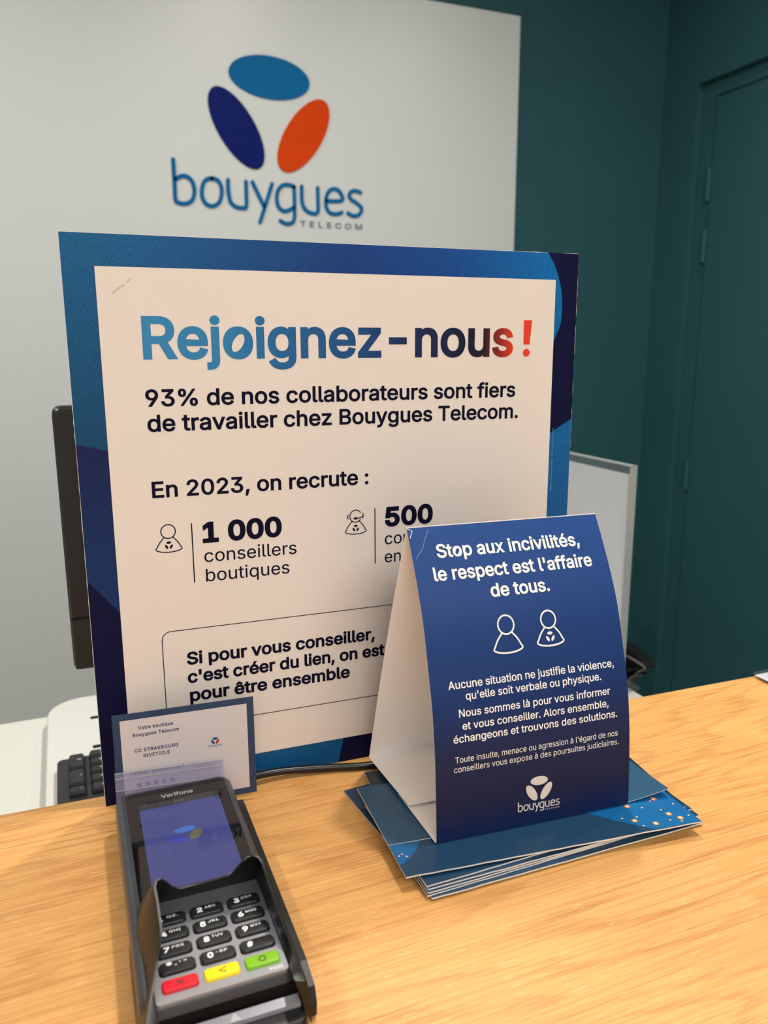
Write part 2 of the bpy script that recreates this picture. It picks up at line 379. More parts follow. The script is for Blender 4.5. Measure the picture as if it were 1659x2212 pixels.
def wood():
    m, nt, b = newmat('oak_laminate'); N = nt.nodes; L = nt.links
    tc = N.new('ShaderNodeTexCoord')
    def mp(sc, rot=.033, loc=(0, 0, 0)):
        q = N.new('ShaderNodeMapping'); q.inputs['Scale'].default_value = sc; q.inputs['Rotation'].default_value = (0, 0, rot); q.inputs['Location'].default_value = loc
        L.new(tc.outputs['Object'], q.inputs['Vector']); return q.outputs[0]
    def noise(vec, sc, det=4, dist=0, rough=.55):
        n = N.new('ShaderNodeTexNoise'); n.inputs['Scale'].default_value = sc; n.inputs['Detail'].default_value = det
        n.inputs['Distortion'].default_value = dist; n.inputs['Roughness'].default_value = rough; L.new(vec, n.inputs['Vector']); return n.outputs['Fac']
    def math_(op, a, b_, clamp=False):
        n = N.new('ShaderNodeMath'); n.operation = op; n.use_clamp = clamp
        for i, q in enumerate((a, b_)):
            if isinstance(q, (int, float)): n.inputs[i].default_value = q
            elif q is not None: L.new(q, n.inputs[i])
        return n.outputs[0]
    # growth rings: contours of a stretched noise give the cathedral figure
    big = noise(mp((1.0, 8.0, 1)), 1.6, 1, .2)
    jig = noise(mp((16, 130, 1)), 1.3, 3)
    rings = math_('ADD', math_('MULTIPLY', big, 15.0), math_('MULTIPLY', jig, .9))
    fr = math_('FRACT', rings, None)
    saw = N.new('ShaderNodeValToRGB'); saw.color_ramp.elements[0].position = 0; saw.color_ramp.elements[0].color = (1, 1, 1, 1)
    saw.color_ramp.elements[1].position = 1; saw.color_ramp.elements[1].color = (.72, .72, .72, 1)
    e = saw.color_ramp.elements.new(.62); e.color = (.95, .95, .95, 1); e = saw.color_ramp.elements.new(.9); e.color = (.42, .42, .42, 1)
    L.new(fr, saw.inputs[0])
    fine = noise(mp((13, 900, 1)), 1.0, 4, .08, .66)
    pores = noise(mp((8, 400, 1)), 1.0, 2, .06, .6)
    fleck = noise(mp((55, 520, 1), .033, (3, 1, 0)), 1.0, 2)
    tone = noise(mp((1.2, 5, 1), .033, (7, 2, 0)), 2.0, 2)
    t = math_('MULTIPLY', saw.outputs[0], .24)
    t = math_('ADD', t, math_('MULTIPLY', fine, .70)); t = math_('ADD', t, math_('MULTIPLY', tone, .10))
    t = math_('ADD', t, math_('MULTIPLY', pores, .52))
    r = N.new('ShaderNodeValToRGB'); cr = r.color_ramp
    cr.elements[0].position = .56; cr.elements[0].color = lin((168, 110, 56))+(1,)
    cr.elements[1].position = .97; cr.elements[1].color = lin((222, 168, 100))+(1,)
    e = cr.elements.new(.68); e.color = lin((194, 136, 76))+(1,); e = cr.elements.new(.80); e.color = lin((207, 151, 86))+(1,)
    L.new(t, r.inputs[0])
    fl = math_('GREATER_THAN', fleck, .665)
    mx = N.new('ShaderNodeMix'); mx.data_type = 'RGBA'; L.new(math_('MULTIPLY', fl, .35), mx.inputs[0]); L.new(r.outputs[0], mx.inputs[6]); mx.inputs[7].default_value = lin((240, 205, 150))+(1,)
    L.new(mx.outputs[2], b.inputs['Base Color'])
    b.inputs['Roughness'].default_value = .42; b.inputs['Specular IOR Level'].default_value = .4
    bp = N.new('ShaderNodeBump'); bp.inputs['Strength'].default_value = .25; bp.inputs['Distance'].default_value = .0006
    L.new(fine, bp.inputs['Height']); L.new(bp.outputs[0], b.inputs['Normal'])
    return m
M_wood = wood()

# ------------------------------------------------------------------ room
def struct(name, g, m, parent=None):
    o = g.out(name, m, parent)
    if not parent: o['kind'] = 'structure'
    return o
struct('floor', G().box(-2.6, 1.9, -3.2, 2.2, -.05, 0), M_floor)
struct('ceiling', G().box(-2.6, 1.9, -3.2, 2.2, 2.70, 2.78), M_ceil)
struct('wall_back', G().box(-2.6, 1.9, 2.14, 2.24, 0, 2.70), M_teal)
struct('wall_left', G().box(-2.7, -2.6, -3.2, 2.24, 0, 2.70), M_ceil)
XW = 1.81
g = G()                                                   # right wall with the door opening
g.box(XW, XW+.12, 1.994, 2.14, 0, 2.70); g.box(XW, XW+.12, -3.2, .90, 0, 2.70); g.box(XW, XW+.12, .90, 1.994, 2.154, 2.70)
struct('wall_right', g, M_teal)
door = bpy.data.objects.new('door_1', None); COL.objects.link(door); door.location = (XW, 1.93, 0); door['kind'] = 'structure'
dx = .022
g = G()
g.box(dx, dx+.07, .012, .062, 0, 2.152); g.box(dx, dx+.07, -1.026, -.976, 0, 2.152); g.box(dx, dx+.07, -.976, .012, 2.112, 2.152)
g.out('door_frame', M_teal, door)
G().box(dx-.001, dx+.04, -.972, .007, .005, 2.106).out('door_leaf', M_teal, door)
g = G(); g.tube([(dx-.05, -.90, 1.04), (dx-.05, -.80, 1.04)], .009); g.tube([(dx, -.90, 1.04), (dx-.05, -.90, 1.04)], .009)
g.out('door_handle', mat('brushed_steel', (150, 152, 155), .3, .5, 1), door, True)
for zc in (EYE+.467, EYE+.292, EYE-.402):
    g = G(); g.tube([(dx-.006, .010, zc-.046), (dx-.006, .010, zc+.046)], .0065, 12)
    g.box(dx-.003, dx+.0, .010, .030, zc-.044, zc-.001); g.box(dx-.003, dx-.0005, -.010, .010, zc+.001, zc+.044)
    g.out('hinge', M_teal, door, True)

# recessed downlights in the ceiling
M_trimring = mat('lamp_ring', (225, 225, 222), .4, .4)
where = ('over the desk behind the poster', 'over the counter right of the poster', 'over the desk left of the monitor', 'over the counter left end', 'by the teal door, added to light the wall')
for i, (x, y, p, c, sp_, tilt) in enumerate(DOWNLIGHTS):
    t = empty('ceiling_light', 'round recessed ceiling downlight '+where[i], 'ceiling light', (x, y, 2.70), group='recessed ceiling downlights')
    ring = [(r*math.cos(a), r*math.sin(a), z) for r, z in ((.062, 0), (.062, -.012), (.050, -.014), (.050, 0)) for a in [2*math.pi*k/24 for k in range(24)]]
    gg = G(); gg.loft([ring[k*24:(k+1)*24] for k in range(4)], cap0=False, cap1=False); gg.out('trim_ring', M_trimring, t, True)

# ------------------------------------------------------------------ white wall panel with the raised sign
PY = 2.08
t = empty('wall_panel', 'tall white partition panel standing before the dark teal back wall', 'panel', (0, PY, 0))
G().box(-2.4, 1.252, 0, .045, .02, EYE+.888).out('board', M_panel, t)
G().box(-2.2, 1.20, .045, .06, .2, 2.1).out('batten', M_panel, t)
sgn = empty('wall_sign', 'raised three-oval emblem and blue lettering fixed on the white panel', 'sign', (.54, PY, CT+.80))
E, Wd, Tc = logo_parts(0, 0, 1.0)
fn = lambda u, v, d: (u, -d, v)
for sh, m, nm in ((E[0], M_logo_b, 'oval'), (E[1], M_logo_n, 'oval'), (E[2], M_logo_o, 'oval'), (Wd, M_logo_b, 'lettering'), (Tc, mat('sign_grey_blue', (70, 98, 120), .5), 'small_lettering')):
    g = G(); prism(g, sh, fn, .0, .003 if nm != 'small_lettering' else .0015); o = g.out(nm, m, sgn)
    if nm == 'oval': o['label'] = {M_logo_b: 'upper light blue oval', M_logo_n: 'left indigo oval', M_logo_o: 'right orange oval'}[m]

# ------------------------------------------------------------------ counter
BA = -.033
cnt = empty('counter', 'shop counter with a pale oak worktop running across the picture', 'counter', (0, 0, 0))
def edge_y(x): return .5782 - .0333*x                     # back edge of the worktop
g = G(); x0, x1 = -1.2, 1.55; yf = .02
ring = lambda ins, z: [(x0+ins, yf+ins-.0333*x0*0, z), (x1-ins, yf+ins, z), (x1-ins, edge_y(x1)-ins, z), (x0+ins, edge_y(x0)-ins, z)]
g.loft([ring(0, CT-.038), ring(0, CT-.0012), ring(.0012, CT)])
g.out('worktop', M_wood, cnt)
G().box(-1.15, 1.5, .07, .50, .08, CT-.038).out('cabinet_body', M_white, cnt)
G().box(-1.13, 1.48, .10, .48, 0, .08).out('plinth', M_blk, cnt)

# ------------------------------------------------------------------ staff desk behind the counter
DZ = CT-.165
t = empty('desk', 'bright white staff desk behind the wooden counter', 'desk', (0, 0, 0))
g = G(); rbox(g, -1.6, .744, .62, 1.102, DZ-.03, DZ, .004, .0015); g.out('desktop', M_white, t)
for x in (-1.55, .68): G().box(x, x+.03, .66, 1.06, 0, DZ-.03).out('side_panel', M_white, t)
G().box(-1.52, .68, .72, .74, .35, DZ-.03).out('modesty_panel', M_white, t)
RZ = CT-.142
t = empty('desk_riser', 'white rounded-corner plastic riser on the desk, dark slots in its top', 'riser', (0, 0, 0))
g = G(); rbox(g, -.0505, .52, .64, 1.098, DZ, RZ, .045, .003, n=10); g.out('platform', M_riser, t, True)
for y0, x0 in ((1.021, .0017), (.939, .0016)):
    G().box(x0, x0+.12, y0, y0+.0075, RZ-.002, RZ+.0003).out('slot', M_darkslot, t)

# keyboard (faces the staff side; its number pad end shows left of the poster)
KB = (-.036, 0)
kz = RZ
t = empty('keyboard', 'black computer keyboard lying on the white riser left of poster', 'keyboard', (-.0375, .733, kz))
g = G(); rbox(g, 0, .445, 0, .166, 0, .0135, .006, .002, n=4); g.out('case', M_kb, t, True)
def key(u0, u1, v0, v1, legend=None, h=.0058):
    g = G(); z0 = .0136
    rr = lambda a, z: [(x, y, z) for x, y in rrect(u0+a, u1-a, v0+a, v1-a, .0015, 2)]
    g.loft([rr(.0006, z0), rr(.0012, z0+h*.55), rr(.0026, z0+h), ])
    o = g.out('key', M_kb, t)
    if legend:
        sh = fit(legend, -.0022, .0022 if len(legend) > 1 else .0004, -.001, .0028, .01)
        cx, cy = u1-.0065, (v0+v1)/2+.001
        mesh('key_legend', [(cx-x, cy-y, z0+h+.0001) for x, y in sh[0]], sh[1], M_leg, o)
P_ = .0195
c0 = .0115; r0 = .075                       # number pad: staff's right is our left
key(c0, c0+.0185, r0, r0+.0165, '-'); key(c0, c0+.0185, r0+.0195, r0+.0525, '+'); key(c0, c0+.0185, r0+.0555, r0+.0885, 'Enter')
rows = [r0, r0+.0185, r0+.037, r0+.0555, r0+.074]
pad = [['*', '9', '6', '3', '.'], ['/', '8', '5', '2', '0'], ['Num', '7', '4', '1', None]]
for ci, col in enumerate(pad):
    for ri, L_ in enumerate(col):
        if L_: key(c0+.022+ci*P_, c0+.022+ci*P_+(.018 if not (L_ == '0') else .0375), rows[ri]+(0 if ri == 0 else .001), rows[ri]+.017, L_)
cx = c0+.022+3*P_+.008
for ci in range(3):
    for ri in (0, 1, 4): key(cx+ci*P_, cx+ci*P_+.018, rows[ri], rows[ri]+.0165)
key(cx+P_, cx+P_+.018, rows[3], rows[3]+.0165)
cx += 3*P_+.008
for ri, r in enumerate(rows):
    if ri < 4:
        for ci in range(12 if ri else 13): key(cx+ci*.0188, cx+ci*.0188+.0172, r, r+.0165)
    else:
        for a, b_ in ((0, 2), (2.1, 3.4), (3.5, 9.4), (9.5, 10.8), (10.9, 12.3)): key(cx+a*.0188, cx+b_*.0188-.001, r, r+.0165)
for ci in range(15): key(c0+.022+ci*.0262, c0+.022+ci*.0262+.0165, .045, .0585, h=.006)

# monitor (its back is turned to the counter)
t = empty('monitor', 'black computer monitor seen from behind, left of the poster', 'monitor', (.167, .66, RZ))
m0 = CT+.0695-RZ; m1 = m0+.216
g = G()
V = lambda ring, y: [(x, y, z) for x, z in ring]
R0 = rrect(-.175, .175, m0, m1, .006, 5); R1 = rrect(-.173, .173, m0+.002, m1-.002, .005, 5)
g.loft([V(R1, -.001), V(R0, .002), V(R0, .020), V(R1, .022)]); g.out('housing', M_blk, t, True)
G().box(-.174, .174, -.0022, -.0008, m0+.0445, m0+.0455).out('seam', M_darkslot, t)
G().box(-.1735, .1735, -.0016, -.0005, m0+.002, m0+.0445).out('lower_cover', mat('dark_grey_plastic', (38, 38, 38), .55, .4), t)
G().box(-.168, .168, .0221, .0227, m0+.012, m1-.008).out('screen', M_blkgl, t)
g = G(); g.tube([(0, -.02, .01), (0, -.03, m0-.02), (0, -.01, m0+.08)], .016, 12); g.out('stand_neck', M_blk, t, True)
g = G(); rbox(g, -.10, .10, -.012, .052, 0, .008, .006, .003); g.out('stand_foot', M_blk, t, True)

# sign holder on the desk, right of the poster
t = empty('sign_holder', 'upright clear acrylic holder with a blank white sheet right of the poster', 'sign holder', (.716, .861, DZ), -.014)
g = G(); g.box(-.004, .000, 0, .213, .004, .334); g.box(.0026, .0066, 0, .213, .004, .334); g.box(-.004, .0066, 0, .0025, .004, .334)
g.out('sleeve', M_acr, t)
g = G(); g.box(-.0045, .0071, -.0012, .0003, .004, .3355); g.out('cut_edge', M_acre, t)
g = G(); g.box(-.0045, .0071, -.0012, .213, .3338, .3352); g.out('cut_edge', M_acre, t)
G().box(.0006, .0018, .006, .212, .008, .322).out('sheet', mat('plain_sheet', (250, 252, 250), .5, .3, var=.01), t)
g = G(); rbox(g, -.04, .04, -.0, .213, 0, .004, .004, .0008); g.out('base', M_acr, t)

# office chair with the armrest showing
M_rail = mat('rail_black', (12, 12, 13), .4, .5)
M_ghilight = mat('grey_highlight', (120, 120, 122), .4)
M_chair = mat('chair_fabric', (16, 16, 18), .85, .2, var=.15, scale=300, bump=.4, bscale=900)
t = empty('office_chair', 'black office chair behind the desk, one armrest showing right of tent card', 'chair', (.985, 1.62, 0), 0)
g = G(); rbox(g, -.24, .22, -.22, .24, .47, .54, .06, .03, n=6); g.out('seat', M_chair, t, True)
g = G(); rr = lambda y, i, z0, z1: [(x, y+.25*0, z) for x, z in rrect(-.22+i, .20-i, z0+i, z1-i, .07-i, 6)]
g.loft([rr(.235, .02, .60, 1.02), rr(.245, 0, .60, 1.02), rr(.285, 0, .60, 1.02), rr(.295, .02, .60, 1.02)]); g.out('backrest', M_chair, t, True)
g = G(); g.tube([(0, .20, .50), (0, .31, .52), (0, .31, .70)], .02, 10); g.out('back_bracket', M_blk, t, True)
for sx in (1, -1):
    g = G(); pr = [(-.243, .661), (-.225, .672), (-.195, .681), (-.15, .686), (.05, .686), (.08, .67), (.05, .655), (-.08, .655), (-.16, .655), (-.215, .655)]
    x0 = .250*sx
    g.loft([[(x0+s*.016, y, z) for y, z in pr] for s in (-1, -.85, .85, 1)]); g.out('armrest', M_blk, t)
    web = [(-.242, .658), (-.218, .641), (-.190, .616), (-.176, .59), (-.168, .56), (-.145, .525), (-.10, .50), (.02, .50), (.03, .64)]
    g = G(); g.loft([[(x0+s*.012, y, z) for y, z in web] for s in (-1, 1)]); g.out('armrest_web', M_rail, t)
    g = G(); g.tube(smoothpath([(x0-.0135, -.150, .664), (x0-.0165, -.20, .666), (x0-.015, -.240, .660), (x0-.0135, -.216, .640), (x0-.0135, -.190, .615), (x0-.0135, -.176, .588), (x0-.0135, -.160, .54)], 4), .0022, 6); g.out('edge_highlight', M_ghilight, t)  # pale tube painting the highlight along the armrest's edge
    g = G(); g.tube(smoothpath([(x0, -.215, .645), (x0-.02*sx, -.15, .61), (x0-.05*sx, -.06, .56), (x0-.09*sx, -.01, .52), (x0-.16*sx, 0, .49)], 4), .014, 10); g.out('armrest_bracket', M_blkgl, t, True)
g = G(); g.tube([(0, 0, .47), (0, 0, .10)], .028, 12); g.out('gas_lift', M_blkgl, t, True)
for k in range(5):
    a = math.radians(72*k+18); g = G(); g.tube([(0, 0, .115), (.28*math.cos(a), .28*math.sin(a), .075)], [.026, .016], 8); sp = g.out('base_spoke', M_blk, t, True)
    g = G(); g.tube([(.28*math.cos(a)-.012*math.sin(a), .28*math.sin(a)+.012*math.cos(a), .029), (.28*math.cos(a)+.012*math.sin(a), .28*math.sin(a)-.012*math.cos(a), .029)], .029, 14); g.out('caster', M_blk, sp, True)

# ------------------------------------------------------------------ poster board
PW, PH = .3856, .4023
t = empty('poster', 'square blue-bordered recruitment poster board standing on the counter', 'poster', (.0061, .5619, CT), -.0293)
rng = random.Random(4)
# board with a slightly rough cut rim
rim = []
def side(a, b, n):
    for k in range(n):
        f = k/n; j = rng.uniform(-.00018, .00018)
        x = a[0]+(b[0]-a[0])*f; z = a[1]+(b[1]-a[1])*f
        rim.append((x+(j if a[0] == b[0] else 0), z+(j if a[1] == b[1] and a[1] > 0 and k else 0)))
side((0, 0), (PW, 0), 2); side((PW, 0), (PW, PH), 90); side((PW, PH), (0, PH), 60); side((0, PH), (0, 0), 90)
g = G(); n = len(rim)
g.loft([[(x, 0, z) for x, z in rim], [(x, .003, z) for x, z in rim]], cap0=False); g.add([(x, 0, z) for x, z in rim], [tuple(range(n))])
g.out('board', M_edge, t)
pf = lambda d: (lambda u, v: (u, -d, v))
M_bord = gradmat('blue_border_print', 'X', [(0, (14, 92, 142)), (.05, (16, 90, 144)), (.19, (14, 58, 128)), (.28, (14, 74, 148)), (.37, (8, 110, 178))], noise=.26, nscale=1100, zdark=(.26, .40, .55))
M_bord2 = gradmat('blue_corner_print', 'Z', [(0, (10, 84, 136)), (.12, (14, 78, 132)), (.26, (18, 96, 158))], noise=.16, nscale=1100)
M_facet = gradmat('dark_blue_facet', 'Z', [(.14, (12, 46, 98)), (.2, (12, 42, 94)), (.265, (14, 26, 78))], noise=.1, nscale=900)
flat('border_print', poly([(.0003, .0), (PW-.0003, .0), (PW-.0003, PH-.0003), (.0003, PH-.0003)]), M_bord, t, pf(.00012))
flat('border_facet', poly([(.0004, .2671), (.0004, .1718), (.0205, .1464), (.0215, .2612)]), M_facet, t, pf(.00024))
flat('border_navy', merge([poly([(.0004, .1720), (.0004, 0), (.07, 0), (.07, .022), (.0205, .022), (.0205, .1466)])]), M_navy, t, pf(.00030))
arc = smoothpath([(.3572, .4021), (.3630, .394), (.3678, .3835), (.3708, .373), (.3719, .3640), (.3718, .353), (.3704, .3455), (.3666, .3370)], 4)
flat('border_navy', poly([(.3650, .3340), (.3650, .2600), (.3853, .2714), (.3853, .4021)]+arc), M_navy, t, pf(.00030))
flat('border_blue', poly([(.3640, .0), (.3853, .0), (.3853, .2714), (.3640, .2594)]), M_bord2, t, pf(.00028))
flat('border_blue', poly([(.07, 0), (.1789, 0), (.1838, .022), (.07, .022)]), M_bord2, t, pf(.00028))
flat('border_navy', poly([(.1789, 0), (.3640, 0), (.3640, .022), (.1838, .022)]), M_navy, t, pf(.00030))
M_cream = mat('poster_paper', (230, 221, 212), .42, .4, var=.01, scale=20, bump=.03, bscale=300)
flat('white_panel', poly([(.0203, .0207), (.3650, .0207), (.3650, .3817), (.0203, .3817)]), M_cream, t, pf(.00042))
ink = pf(.00055)
M_head = gradmat('headline_ink', 'X', [(.045, (54, 134, 184)), (.10, (48, 128, 180)), (.14, (34, 100, 156)), (.19, (28, 80, 136)), (.235, (24, 40, 90)), (.285, (20, 24, 52)), (.303, (34, 22, 40)), (.318, (150, 42, 36)), (.328, (222, 60, 40))])
flat('headline', fit('Rejoignez-nous', .0470, .3281, .3222, .0285, .022, 1.0, 0), M_head, t, ink)
M_red = mat('red_ink', (228, 58, 36), .4)
flat('exclamation_mark', merge([poly([(.3375, .3316), (.3430, .3316), (.3447, .3504), (.3372, .3504)][::1]), disc(.3403, .3252, .0031, .0031)]), M_red, t, ink)
M_txt = M_ink
for s, u0, u1, b_, cap, bold in (
    ('93% de nos collaborateurs sont fiers', .0466, .3314, .2906, .0117, .018),
    ('de travailler chez Bouygues Telecom.', .0468, .3344, .2735, .0117, .018),
    ('En 2023, on recrute :', .0470, .2063, .2274, .0116, .018),
    ('1 000', .0799, .1379, .1922, .0155, .036),
    ('conseillers', .0804, .1487, .1780, .0096, .003),
    ('boutiques', .0809, .1428, .1634, .0096, .003),
    ('500', .2196, .2603, .1926, .0159, .036),
    ('conseillers', .2195, .2860, .1786, .0096, .003),
    ('en', .2194, .2330, .1640, .0096, .003),
    ('Si pour vous conseiller,', .0640, .2108, .1012, .0100, .026),
    ("c'est créer du lien, on est", .0639, .2190, .0868, .0100, .026),
    ('pour être ensemble', .0648, .1895, .0722, .0100, .026)):
    flat('lettering', fit(s, u0, u1, b_, cap, bold), M_txt, t, ink)
flat('divider_line', poly([(.0722, .1636), (.0730, .1636), (.0730, .2077), (.0722, .2077)]), M_txt, t, ink)
flat('divider_line', poly([(.2110, .1640), (.2118, .1640), (.2118, .2082), (.2110, .2082)]), M_txt, t, ink)
flat('person_icon', merge([person(.0562, .2029, .0050, .00075), badge(.0562, .1931, .0041)]), M_txt, t, ink)
flat('headset_icon', merge([person(.1957, .2032, .0047, .00075, True), badge(.1957, .1939, .0039)]), M_txt, t, ink)
flat('speech_frame', ribbon([(x, y) for x, y in rrect(.0474, .3384, .0532, .1287, .0065, 6)], .0006, True), M_txt, t, ink)
# pale scuffs on the paper
M_scuff = mat('scuff', (200, 190, 180), .7)
flat('scuff', merge([ribbon([(.0305, .3650), (.0345, .3685), (.0378, .3702)], .0011), ribbon([(.0395, .3722), (.0420, .3738)], .0009)]), M_scuff, t, pf(.00048))
# tiny credit line up the right border
sh = fit('Bouygues Telecom', 0, .052, 0, .0012, 0)
mesh('credit_line', [(.3685-y, -.0005, .212+x) for x, y in sh[0]], sh[1], mat('pale_blue_ink', (120, 160, 200), .6), t)

# ------------------------------------------------------------------ leaflets
M_lf = mat('leaflet_blue', (30, 66, 96), .30, .5, var=.05, scale=25)
M_lfd = mat('leaflet_dark', (24, 44, 62), .35, .5, var=.05, scale=25)
M_lfb = mat('leaflet_bright_blue', (14, 98, 156), .32, .5, var=.05, scale=60)
M_glow = mat('printed_glow', (122, 112, 110), .4)
M_or = mat('printed_orange', (236, 150, 84), .4); M_cr = mat('printed_cream', (252, 236, 208), .4)
GRP = 'stack of folded leaflets'
def leaflet(label, fl, deg, z0, W_=.2095, D_=.105, th=.0010, lift=None, skew=0, seed=0, group=None, bow=0, topmat=M_lf, r=.0):
    e = empty('leaflet', label, 'leaflet', (fl[0], fl[1], CT+z0), math.radians(deg), group)
    rg = random.Random(seed); nx, ny = 24, 8
    ju = [rg.uniform(-.00022, .00022) for _ in range(nx+1)]; jd = [rg.uniform(-.0002, .0002) for _ in range(ny+1)]
    def P(i, j, top):
        u = W_*i/nx; v = D_*j/ny
        z = (lift(u, v) if lift else 0)
        if j == 0: v += ju[i]
        if i == 0: u += jd[j]
        return (u+skew*v, v, z+(th if top else 0))
    vt = [P(i, j, 1) for j in range(ny+1) for i in range(nx+1)]; vb = [P(i, j, 0) for j in range(ny+1) for i in range(nx+1)]
    n = len(vt); ix = lambda i, j: j*(nx+1)+i; fs = []; ms = []
    for j in range(ny):
        for i in range(nx):
            fs.append((ix(i, j), ix(i+1, j), ix(i+1, j+1), ix(i, j+1))); ms.append(0)
            fs.append(tuple(n+q for q in (ix(i, j), ix(i, j+1), ix(i+1, j+1), ix(i+1, j)))); ms.append(2)
    rimi = [ix(i, 0) for i in range(nx+1)]+[ix(nx, j) for j in range(1, ny+1)]+[ix(i, ny) for i in range(nx-1, -1, -1)]+[ix(0, j) for j in range(ny-1, 0, -1)]
    for a, b in zip(rimi, rimi[1:]+rimi[:1]): fs.append((a, a+n, b+n, b)); ms.append(1)
    mesh('folded_sheet', vt+vb, fs, [topmat, M_edge, M_lfd], e, mi=ms)
    return e, (lift or (lambda u, v: 0)), th, skew
def dots(e, z, big, small, skew=0):
    for nm, lst, ks in (('printed_dot', big, 1), ('printed_dot', small, .5)):
        for u, v in lst:
            k = ks*(1.15 if nm and ks == 1 else 1)
            for rad, m, dz in ((.0021*k, M_glow, .00006), (.00155*k, M_or, .00012), (.0009*k, M_cr, .00018)):
                if ks < 1 and m is M_glow: continue
                flat(nm, disc(u, v, rad, n=14), m, e, lambda a, b, dz=dz: (a, b, z+dz))
front = lambda k: (lambda u, v: k*max(0, 1-abs(u-.03)/.10)*max(0, (1-v/.05)))
lo = 'dark blue leaflet, %s in the stack'
leaflet(lo % 'lowest, its starry left corner poking out', (.1835, .4085), 5.0, .0002, W_=.200, seed=1)
leaflet(lo % 'second from the bottom', (.1841, .3788), -.5, .0014, seed=2)
leaflet(lo % 'third from the bottom', (.1822, .3806), .7, .0027, seed=3)
leaflet(lo % 'fourth from the bottom', (.1829, .3814), .2, .0040, seed=4)
leaflet(lo % 'fifth from the bottom', (.1836, .3826), -.6, .0053, seed=5)
leaflet(lo % 'third from the top', (.1832, .3838), .9, .0066, seed=6)
leaflet(lo % 'second from top, back corner showing', (.1808, .4150), -7.0, .0080, seed=7, topmat=M_lfd)
lift = lambda u, v: -.0022*max(0, u-.10)/.11*0
e, lf, th, sk = leaflet('topmost dark blue leaflet with starry corners, under the tent card', (.1731, .3929), -6.39, .0094, W_=.2128, D_=.1055, skew=-.05, seed=8)
tz = th
top = lambda dz: (lambda u, v: (u+sk*v, v, tz+dz))
flat('star_field', poly(smoothpath([(.1417, .0320), (.1506, .0230), (.1607, .0136), (.177, .0006)], 3)+[(.2126, .0004), (.2126, .060), (.1417, .060)]), M_lfb, e, top(.00005))
flat('star_field', poly([(.0003, .0326), (.0003, .0125)]+smoothpath([(.0015, .0120), (.0110, .0189), (.0165, .0251), (.0212, .0326)], 3)), M_lfb, e, top(.00005))
dots(e, tz+.0001, [(.1967, .0327), (.1733, .0296), (.1962, .0136), (.2011, .0074), (.1686, .013), (.1808, .0063)], [(.1929, .0308), (.1825, .0251), (.1938, .0193), (.2066, .0235), (.2084, .0084), (.1927, .007), (.1998, .0039), (.1725, .0163), (.1618, .0176), (.1712, .0061), (.0018, .0205), (.0042, .0219), (.0063, .0189)])
# upper fold of the topmost leaflet: shorter, its right end springing up
gx = 24
def fz(u): return .0002+.0004*0+(.0062*((max(0, u-.165))/.047)**1.6)
vt = []; fs = []; ms = []
for k, dz in enumerate((.0004, 0)):
    for j in range(2):
        for i in range(gx+1):
            u = .2105*i/gx; v = .0327+(.0725 if j else 0)
            vt.append((u+sk*v, v, tz+fz(u)*(1 if j == 0 else .35)+dz))
n = gx+1
for i in range(gx):
    fs.append((i, i+1, n+i+1, n+i)); ms.append(0); fs.append((2*n+i, 3*n+i, 3*n+i+1, 2*n+i+1)); ms.append(1); fs.append((i, 2*n+i, 2*n+i+1, i+1)); ms.append(1)
fs.append((n-1, 3*n-1, 4*n-1, 2*n-1)); ms.append(1); fs.append((0, n, 3*n, 2*n)); ms.append(1)
mesh('upper_fold', vt, fs, [mat('leaflet_fold_blue', (40, 82, 112), .3, .5), M_edge], e, mi=ms)

# ------------------------------------------------------------------ tent card
TB = .0117
t = empty('tent_card', 'blue folded tent card with white text standing on the leaflet stack', 'tent card', (.2046, .4149, CT), math.radians(-4.24))
prof = [(0, TB), (.002, .042), (.0045, .0695), (.010, .100), (.0178, .1245), (.0265, .150), (.0362, .170), (.048, .190), (.0612, .2104)]
prof = smoothpath(prof, 3)
def bk(z):
    for (b0, z0), (b1, z1) in zip(prof, prof[1:]):
        if z <= z1: return b0+(b1-b0)*(z-z0)/(z1-z0)
    return prof[-1][0]
TW = .1463; th = .00045
M_tfront = gradmat('tent_print_lit_top', 'Z', [(.0, (2, 30, 84)), (.035, (14, 26, 62)), (.07, (20, 34, 74)), (.10, (12, 44, 100)), (.15, (16, 56, 118)), (.21, (24, 68, 134))], rough=.5)  # blue print; the lamp's lightening towards the top is put into the ramp
M_tfront.node_tree.nodes['Principled BSDF'].inputs['Specular IOR Level'].default_value = .25
def sheet(name, P0, P1, nrm_off, mats, par, n=None):
    """P0/P1: lists of matching points on the left and right ends; offset gives the sheet its thickness"""
    k = len(P0); v = []
    for off in (0, 1):
        for A_ in (P0, P1): v += [tuple(Vector(p)+Vector(nrm_off)*off) for p in A_]
    fs = []; ms = []
    for i in range(k-1):
        fs.append((i, k+i, k+i+1, i+1)); ms.append(0)
        fs.append((2*k+i, 2*k+i+1, 3*k+i+1, 3*k+i)); ms.append(1)
        fs.append((i, i+1, 2*k+i+1, 2*k+i)); ms.append(1)
        fs.append((k+i, 3*k+i, 3*k+i+1, k+i+1)); ms.append(1)
    fs.append((0, 2*k, 3*k, k)); ms.append(1); fs.append((k-1, 2*k-1, 4*k-1, 3*k-1)); ms.append(1)
    return mesh(name, v, fs, mats, par, mi=ms)
fp = sheet('front_panel', [(0, b, z) for b, z in prof], [(TW, b, z) for b, z in prof], (0, th, 0), [M_tfront, M_paper], t)
fp.data.shade_smooth(); fp.data.set_sharp_from_angle(angle=math.radians(30))
ap = prof[-1]; nb = 8
def backp(x, f, dx=-.0106):
    b = ap[0]+(.1186-ap[0])*f; z = ap[1]+(TB-ap[1])*f; bow = .0025*math.sin(math.pi*f)
    return (x+dx*f, b+bow, z+bow*.3)
bl = [backp(0, k/nb) for k in range(nb+1)]; br = [backp(TW, k/nb) for k in range(nb+1)]
